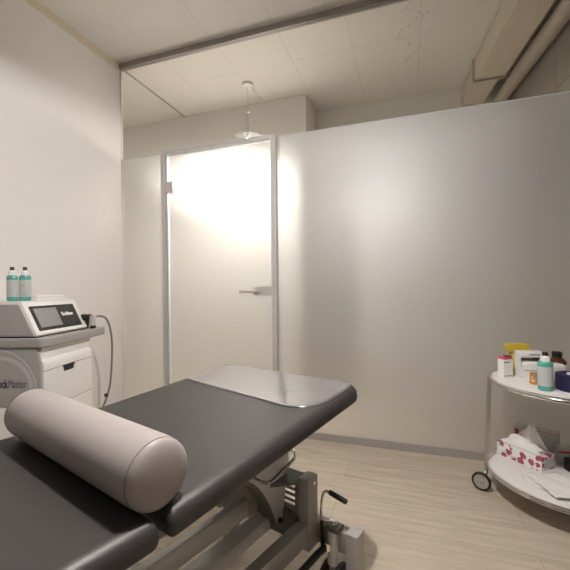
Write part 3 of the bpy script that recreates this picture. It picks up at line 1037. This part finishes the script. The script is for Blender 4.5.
# handpiece in its holder on the wing
hp_ = bmesh.new()
box(hp_, -0.120, -0.030, 0.405, 0.485, 0.868, 0.906, 0.010)
holder = build('handpiece_holder', hp_, 'black', cart)
hs = bmesh.new()
prism(hs, [(0.435, 0.8185), (0.462, 0.8185), (0.475, 0.87), (0.412, 0.87)], 'x', -0.09, -0.045, 0.003)
build('holder_stem', hs, 'black', holder)
hg = bmesh.new()
lathe(hg, [(0.013, 0.835), (0.020, 0.838), (0.020, 0.892), (0.016, 0.897)], 24, cx=-0.012, cy=0.452)
hpiece = build('handpiece', hg, 'steelbrush', cart)
hb_ = bmesh.new()
lathe(hb_, [(0.017, 0.819), (0.017, 0.836)], 20, cx=-0.012, cy=0.452)
build('handpiece_tip', hb_, 'black', hpiece)
cbm = bmesh.new()
tube(cbm, smooth_path([(-0.010, 0.462, 0.885), (-0.006, 0.515, 0.890), (0.000, 0.575, 0.872), (0.004, 0.615, 0.815), (0.006, 0.638, 0.72), (0.004, 0.640, 0.60), (0.0, 0.632, 0.48), (-0.004, 0.615, 0.40), (-0.02, 0.57, 0.30), (-0.05, 0.50, 0.23), (-0.09, 0.405, 0.20)], 8), 0.0062, 12)
build('cable', cbm, 'cable', hpiece)
cc = bmesh.new()
tube(cc, [(-0.024, 0.597, 0.365), (-0.004, 0.602, 0.362)], 0.012, 12)
build('cable_clip', cc, 'black', hpiece)

def cart_pt(x, y, z):
    return Matrix.Translation((-1.713, 1.320, 0)) @ Matrix.Rotation(R(15.6), 4, 'Z') @ Vector((x, y, z))

# ------------------------------------------------------------------ teal bottles (one kind, three of them)
def teal_bottle(label, loc, rz, sx, sy, mat_label):
    t = thing('lotion_bottle', label, 'bottle', loc, rz, 'teal lotion bottles')
    b = bmesh.new()
    lathe(b, [(0.028, 0.0), (0.034, 0.004), (0.035, 0.010), (0.035, 0.118), (0.034, 0.126), (0.030, 0.131), (0.018, 0.134)], 36, sx, sy)
    bod = build('bottle_body', b, 'teal', t, angle=50)
    l = bmesh.new()
    lathe(l, [(0.0353, 0.022), (0.0356, 0.023), (0.0356, 0.108), (0.0353, 0.109)], 36, sx, sy)
    build('paper_label', l, mat_label, bod)
    c = bmesh.new()
    lathe(c, [(0.0165, 0.132), (0.0165, 0.150), (0.012, 0.154), (0.010, 0.158)], 24)
    cp_ = build('cap', c, 'cap', t)
    k = bmesh.new()
    lathe(k, [(0.0095, 0.157), (0.0095, 0.172), (0.0075, 0.175)], 20)
    build('spout', k, 'black', cp_)
    return t
B1 = teal_bottle('teal lotion bottle on the machine, left, pale label facing the camera', cart_pt(-0.197, 0.055, 1.001), R(15), 0.74, 0.6, 'label_b')
B2 = copy_tree(B1)
B2.location = cart_pt(-0.142, 0.072, 1.001)
B2.rotation_euler = (0, 0, R(50))
B2['label'] = 'teal lotion bottle on the machine, right, with a small brown emblem'
for ch in B2.children:
    if ch.name.startswith('bottle_body'):
        em = bmesh.new()
        lathe(em, [(0.004, 0.0), (0.004, 0.0008)], 14, mat4=Matrix.Translation((-0.004, -0.0217, 0.078)) @ Matrix.Rotation(PI / 2, 4, 'X'))
        build('emblem', em, 'amber', ch)
        ln = bmesh.new()
        box(ln, -0.010, 0.006, -0.0222, -0.0205, 0.034, 0.037)
        build('print_line', ln, 'ink2', ch)
tow = bmesh.new()
slab(tow, -0.06, 0.06, -0.115, 0.115, 0, 0.012, 0.012, et=0.005, eb=0.004)
to = build('folded_cloth', tow, 'gauze')
to.location = cart_pt(-0.19, 0.265, 1.001)
to.rotation_euler = (0, 0, R(12))
tag(to, 'flat white folded cloth on top of the therapy machine', 'cloth')
tw2 = bmesh.new()
slab(tw2, -0.045, 0.05, -0.10, 0.11, 0.012, 0.030, 0.012, et=0.007, eb=0.004)
build('upper_fold', tw2, 'gauze', to)

# ------------------------------------------------------------------ round two-tier trolley
TR = 0.332
tcx, tcy = cr(1.368, 1.765)
TZ, LZ = 0.583, 0.138
tro = thing('round_trolley', 'round two-tier white trolley on casters with steel rims', 'trolley', (tcx, tcy, 0), 0)
for z, rad in ((TZ, TR), (LZ, TR + 0.018)):
    tb = bmesh.new()
    lathe(tb, [(rad - 0.012, z - 0.016), (rad - 0.004, z - 0.014), (rad - 0.003, z - 0.001), (rad - 0.006, z)], 96)
    ty = build('tray', tb, 'tray', tro)
    rm = bmesh.new()
    torus(rm, rad, 0.0055, z - 0.004, n=128, k=10)
    torus(rm, rad - 0.004, 0.0055, z - 0.018, n=128, k=10)
    build('steel_rim', rm, 'chrome', ty)
def trolley_leg(ang):
    c, s = math.cos(ang), math.sin(ang)
    P = lambda r, z, tt=0.0: (c * r - s * tt, s * r + c * tt, z)
    lg = bmesh.new()
    tube(lg, smooth_path([P(TR + 0.004, TZ + 0.004), P(TR + 0.010, 0.40), P(TR + 0.015, 0.25), P(TR + 0.020, 0.135), P(TR + 0.022, 0.095), P(TR + 0.027, 0.070, 0.010), P(TR + 0.036, 0.054, 0.036), P(TR + 0.042, 0.047, 0.052)], 4), 0.0105, 14)
    l = build('leg', lg, 'nickel', tro)
    cpb = bmesh.new()
    box(cpb, -0.016, 0.016, -0.010, 0.010, TZ - 0.024, TZ + 0.006, 0.003)
    bmesh.ops.transform(cpb, matrix=Matrix.Translation((c * (TR + 0.002), s * (TR + 0.002), 0)) @ Matrix.Rotation(ang + PI / 2, 4, 'Z'), verts=cpb.verts)
    build('leg_clamp', cpb, 'nickel', l)
    return l, P
def caster(l, P, axis_ang):
    ctr = Vector(P(TR + 0.046, 0.046, 0.058))
    m4 = Matrix.Translation(ctr) @ Matrix.Rotation(axis_ang, 4, 'Z') @ Matrix.Rotation(PI / 2, 4, 'Y')
    w = bmesh.new()
    lathe(w, [(0.036, -0.007), (0.043, -0.008), (0.046, -0.005), (0.046, 0.005), (0.043, 0.008), (0.036, 0.007)], 40, mat4=m4, closed=True)
    wo = build('wheel', w, 'rubber', l)
    h = bmesh.new()
    lathe(h, [(0.0, -0.009), (0.008, -0.009), (0.012, -0.004), (0.0365, -0.005), (0.0365, 0.005), (0.012, 0.004), (0.008, 0.009), (0.0, 0.009)], 32, mat4=m4)
    build('wheel_disc', h, 'hub', wo)
base_ang = math.atan2(cr(-0.303, 0.212)[1], cr(-0.303, 0.212)[0]) + R(8)
for k in range(3):
    l, P = trolley_leg(base_ang + k * 2 * PI / 3)
    caster(l, P, R(64) + k * 0.7)

def tp_(X, Z, z):
    p = cr(X, Z)
    return (p[0], p[1], z)
CAMY = R(18.7)
# ---- things on the upper tray
# red-topped carton
t = thing('medicine_carton', 'small white carton with a red top flap at the trolley edge', 'carton', tp_(1.140, 1.895, TZ), CAMY + R(12))
b = bmesh.new()
box(b, -0.028, 0.028, -0.020, 0.020, 0, 0.092, 0.001)
build('carton_body', b, 'card', t, smooth=False)
b = bmesh.new()
prism(b, [(-0.028, 0.092), (0.028, 0.092), (0.020, 0.104), (-0.020, 0.106)], 'y', -0.020, 0.018)
fl = build('flap', b, 'pinkred', t, smooth=False)
b = bmesh.new()
box(b, -0.002, 0.026, -0.016, 0.012, 0.103, 0.108, 0.001)
build('dark_insert', b, 'black', fl, smooth=False)
b = bmesh.new()
box(b, -0.024, -0.012, -0.0206, -0.0198, 0.074, 0.081)
box(b, -0.010, 0.012, -0.0206, -0.0198, 0.075, 0.080)
build('print_mark', b, 'ink2', t, smooth=False)
b = bmesh.new()
box(b, -0.024, 0.022, -0.0206, -0.0198, 0.006, 0.010)
build('red_line', b, 'pinkred', t, smooth=False)
# yellow pack
t = thing('yellow_pack', 'yellow soft pack standing behind the white cartons', 'pack', tp_(1.250, 1.985, TZ), CAMY - R(4))
b = bmesh.new()
slab(b, -0.024, 0.062, -0.020, 0.020, 0, 0.150, 0.012, et=0.008, eb=0.003)
build('pack_body', b, 'yellow', t, angle=50)
b = bmesh.new()
prism(b, rr_outline(-0.052, 0.060, 0.117, 0.156, (0.008,) * 4), 'y', -0.024, 0.016, 0.004)
build('pack_top', b, 'yellow', t, angle=50)
# open white dispenser box
t = thing('dressing_box', 'open white dressing box with a dark slot in the middle', 'box', tp_(1.262, 1.885, TZ), CAMY - R(6))
b = bmesh.new()
box(b, -0.060, 0.060, -0.032, -0.029, 0, 0.052)
box(b, -0.060, 0.060, 0.029, 0.032, 0, 0.130)
box(b, -0.060, -0.057, -0.029, 0.029, 0, 0.125)
box(b, 0.057, 0.060, -0.029, 0.029, 0, 0.125)
box(b, -0.057, 0.057, -0.029, 0.029, 0, 0.003)
dbx = build('box_body', b, 'card', t, smooth=False)
b = bmesh.new()
box(b, -0.061, 0.061, -0.034, 0.032, 0.104, 0.132, 0.004)
build('lid', b, 'card', t)
b = bmesh.new()
slab(b, -0.055, 0.055, -0.028, 0.026, 0.004, 0.082, 0.01, et=0.02, eb=0.003)
ins = build('dressing_roll', b, 'gauze', t)
b = bmesh.new()
box(b, -0.008, 0.036, -0.0352, -0.033, 0.098, 0.104)
build('slot', b, 'black', t, smooth=False)
b = bmesh.new()
box(b, -0.020, 0.030, -0.0350, -0.0338, 0.117, 0.121)
build('print_mark', b, 'ink2', t, smooth=False)
b = bmesh.new()
box(b, -0.045, 0.050, -0.0327, -0.0318, 0.036, 0.041)
build('print_line', b, 'grey_panel', t, smooth=False)
# small jar
t = thing('ointment_jar', 'tiny amber jar with a coloured label beside the teal bottle', 'jar', tp_(1.190, 1.745, TZ), 0)
b = bmesh.new()
lathe(b, [(0.018, 0), (0.021, 0.003), (0.021, 0.034), (0.018, 0.038)], 28)
build('jar_body', b, 'jar', t)
b = bmesh.new()
lathe(b, [(0.020, 0.037), (0.020, 0.050), (0.017, 0.053)], 28)
build('lid', b, 'amber', t)
B3 = copy_tree(B1)
B3.location = tp_(1.166, 1.640, TZ)
B3.rotation_euler = (0, 0, CAMY)
B3['label'] = 'teal lotion bottle with a white cap standing on the round trolley'
B3.scale = (1.18, 1.25, 0.98)
# brown glass bottles
def brown(label, X, Z, h, r):
    t = thing('brown_bottle', label, 'bottle', tp_(X, Z, TZ), 0, 'brown glass bottles on the trolley')
    b = bmesh.new()
    lathe(b, [(r * 0.9, 0), (r, 0.004), (r, h * 0.62), (r * 0.86, h * 0.70), (r * 0.5, h * 0.80), (r * 0.42, h * 0.84)], 32)
    bo_ = build('bottle_body', b, 'brown_glass', t, angle=50)
    b = bmesh.new()
    lathe(b, [(r * 1.01, h * 0.12), (r * 1.015, h * 0.13), (r * 1.015, h * 0.54), (r * 1.01, h * 0.55)], 32)
    build('paper_label', b, 'label', bo_)
    b = bmesh.new()
    lathe(b, [(r * 0.56, h * 0.82), (r * 0.56, h * 0.98), (r * 0.5, h)], 24)
    build('cap', b, 'black', t)
    return t
brown('brown glass bottle with a black cap behind the teal bottle', 1.372, 1.845, 0.135, 0.040)
brown('smaller brown bottle half hidden above the navy roll', 1.395, 1.735, 0.092, 0.026)
# gauze pack in front of the brown bottle
b = bmesh.new()
slab(b, -0.045, 0.045, -0.028, 0.028, 0, 0.090, 0.014, et=0.014, eb=0.004)
o = build('gauze_pack', b, 'gauze', angle=60)
o.location = tp_(1.300, 1.772, TZ)
o.rotation_euler = (0, 0, CAMY + R(8))
tag(o, 'white gauze pack between the teal bottle and the brown bottles', 'gauze')
# navy roll
t = thing('bandage_roll', 'navy blue bandage roll at the trolley edge, right of the teal bottle', 'roll', tp_(1.292, 1.632, TZ), 0)
b = bmesh.new()
lathe(b, [(0.030, 0.003), (0.068, 0.001), (0.071, 0.004), (0.071, 0.069), (0.068, 0.072), (0.030, 0.070)], 48, closed=True)
build('wound_bandage', b, 'navy', t)
b = bmesh.new()
lathe(b, [(0.029, 0.001), (0.029, 0.074), (0.024, 0.074)], 32)
build('core', b, 'gauze', t)

# ---- things on the lower tray
ang = math.atan2(cr(0.4, -0.917)[1], cr(0.4, -0.917)[0])    # long axis of the tissue box
ctr = cr(1.243 + 0.5 * (-0.088) + 0.052 * 0.917, 1.790 + 0.5 * 0.202 + 0.052 * 0.4)
t = thing('tissue_box', 'floral red and white tissue box on the lower trolley shelf', 'tissue box', (ctr[0], ctr[1], LZ), ang)
b = bmesh.new()
box(b, -0.117, 0.117, -0.053, 0.060, 0, 0.070, 0.002)
build('carton_body', b, 'floral', t, smooth=False)
b = bmesh.new()
box(b, 0.1168, 0.1177, -0.030, 0.053, 0.010, 0.058)
build('end_panel', b, 'label_b', t, smooth=False)
ts = bmesh.new()
# a pulled tissue: a folded fan rising from the slot
NU, NV = 16, 10
grid = []
for i in range(NU + 1):
    u = i / NU
    row = []
    for j in range(NV + 1):
        v = j / NV
        half = 0.105 * (1 - 0.80 * v)
        x = 0.010 + (u - 0.5) * 2 * half + 0.020 * v
        y = 0.020 * math.sin(u * PI * 2.6 + 0.6) * (1 - v * 0.4) + 0.010 - 0.010 * v
        hgt = 0.135 - 0.030 * abs(u - 0.62) * 2 + 0.006 * math.sin(u * 17)
        z = 0.0715 + v * hgt
        row.append(ts.verts.new((x, y, z)))
    grid.append(row)
for i in range(NU):
    for j in range(NV):
        ts.faces.new((grid[i][j], grid[i + 1][j], grid[i + 1][j + 1], grid[i][j + 1]))
NV2 = 8
fold = []
for i in range(NU + 1):
    u = i / NU
    row = []
    for j in range(NV2 + 1):
        v = j / NV2
        x = -0.100 + 0.195 * u + 0.012 * math.sin(v * 5 + u * 3)
        y = 0.015 - 0.062 * v * (1 - 0.35 * abs(u - 0.5))
        z = 0.0715 + 0.055 * (1 - v) ** 0.8 * math.sin(PI * min(1, max(0, 0.12 + u * 0.86))) + 0.004 * math.sin(u * 14 + v * 3) * (1 - v) + 0.001
        row.append(ts.verts.new((x, y, z)))
    fold.append(row)
for i in range(NU):
    for j in range(NV2):
        ts.faces.new((fold[i][j], fold[i + 1][j], fold[i + 1][j + 1], fold[i][j + 1]))
o = build('tissue', ts, 'paper', t, angle=80)
sm_ = o.modifiers.new('thickness', 'SOLIDIFY')
sm_.thickness = 0.0008
# grey box behind
t = thing('glove_box', 'grey cardboard box with a red stripe behind the tissue box', 'box', tp_(1.374, 2.008, LZ), CAMY - R(45))
b = bmesh.new()
box(b, -0.100, 0.100, -0.040, 0.040, 0, 0.128, 0.002)
build('carton_body', b, 'card_grey', t, smooth=False)
b = bmesh.new()
box(b, -0.090, -0.074, -0.0410, -0.0398, 0.075, 0.118)
build('red_mark', b, 'red', t, smooth=False)
b = bmesh.new()
box(b, -0.060, 0.100, -0.0375, -0.0295, 0.1275, 0.1288)
build('red_stripe', b, 'red', t, smooth=False)
t = thing('wrap_box', 'long grey wrap box with a red edge right of the tissue', 'box', tp_(1.475, 1.862, LZ + 0.0), CAMY - R(14))
b = bmesh.new()
box(b, -0.085, 0.085, -0.022, 0.022, 0, 0.090, 0.002)
build('carton_body', b, 'card_grey', t, smooth=False)
b = bmesh.new()
box(b, -0.085, 0.085, -0.0228, -0.0218, 0.062, 0.070)
build('red_stripe', b, 'red', t, smooth=False)
b = bmesh.new()
slab(b, -0.05, 0.05, -0.022, 0.022, 0, 0.058, 0.010, et=0.008, eb=0.003)
o = build('black_pouch', b, 'black', angle=50)
o.location = tp_(1.432, 1.800, LZ)
o.rotation_euler = (0, 0, CAMY - R(10))
tag(o, 'small black pouch at the right end of the tissue box', 'pouch')
# paper towels drooping over the rim
def towel(X, Z, rz, z, s, label):
    bm = bmesh.new()
    N = 14
    g = []
    for i in range(N + 1):
        row = []
        for j in range(N + 1):
            x, y = (i / N - 0.5) * s, (j / N - 0.5) * s
            row.append(bm.verts.new((x + 0.004 * math.sin(j * 1.9), y + 0.004 * math.sin(i * 1.7), z + 0.0016 + 0.005 * (1 + math.sin(i * 0.9 + j * 0.5)) * (0.35 + 0.65 * (i / N)))))
        g.append(row)
    for i in range(N):
        for j in range(N):
            bm.faces.new((g[i][j], g[i + 1][j], g[i + 1][j + 1], g[i][j + 1]))
    o = build('paper_towel', bm, 'paper', angle=80)
    sm = o.modifiers.new('thickness', 'SOLIDIFY')
    sm.thickness = 0.0012
    o.location = tp_(X, Z, 0)
    o.rotation_euler = (0, 0, rz)
    tag(o, label, 'paper towel', 'paper towels on the lower shelf')
towel(1.232, 1.672, CAMY + R(12), LZ, 0.19, 'white paper towel underneath, nearest the tissue box corner')
towel(1.248, 1.640, CAMY - R(4), LZ + 0.0125, 0.21, 'top white paper towel with one corner over the trolley rim')

# ------------------------------------------------------------------ camera, world, view
cam = bpy.data.cameras.new('camera')
cam.lens = 36 * 365 / 570
cam.sensor_width = 36
cam.shift_y = 3.8 / 570
cam.clip_start = 0.02
co = bpy.data.objects.new('camera', cam)
C.objects.link(co)
co.matrix_world = Matrix.Translation((0, 0, 1.05)) @ Matrix.Rotation(R(18.7), 4, 'Z') @ Matrix.Rotation(PI / 2, 4, 'X') @ Matrix.Rotation(R(-0.6), 4, 'Z')
S.camera = co
w = bpy.data.worlds.new('world')
S.world = w
w.use_nodes = True
w.node_tree.nodes['Background'].inputs['Color'].default_value = (0.02, 0.018, 0.015, 1)
w.node_tree.nodes['Background'].inputs['Strength'].default_value = 1
S.view_settings.view_transform = 'Standard'
S.view_settings.look = 'None'
S.view_settings.gamma = 1
S.view_settings.exposure = 0.70
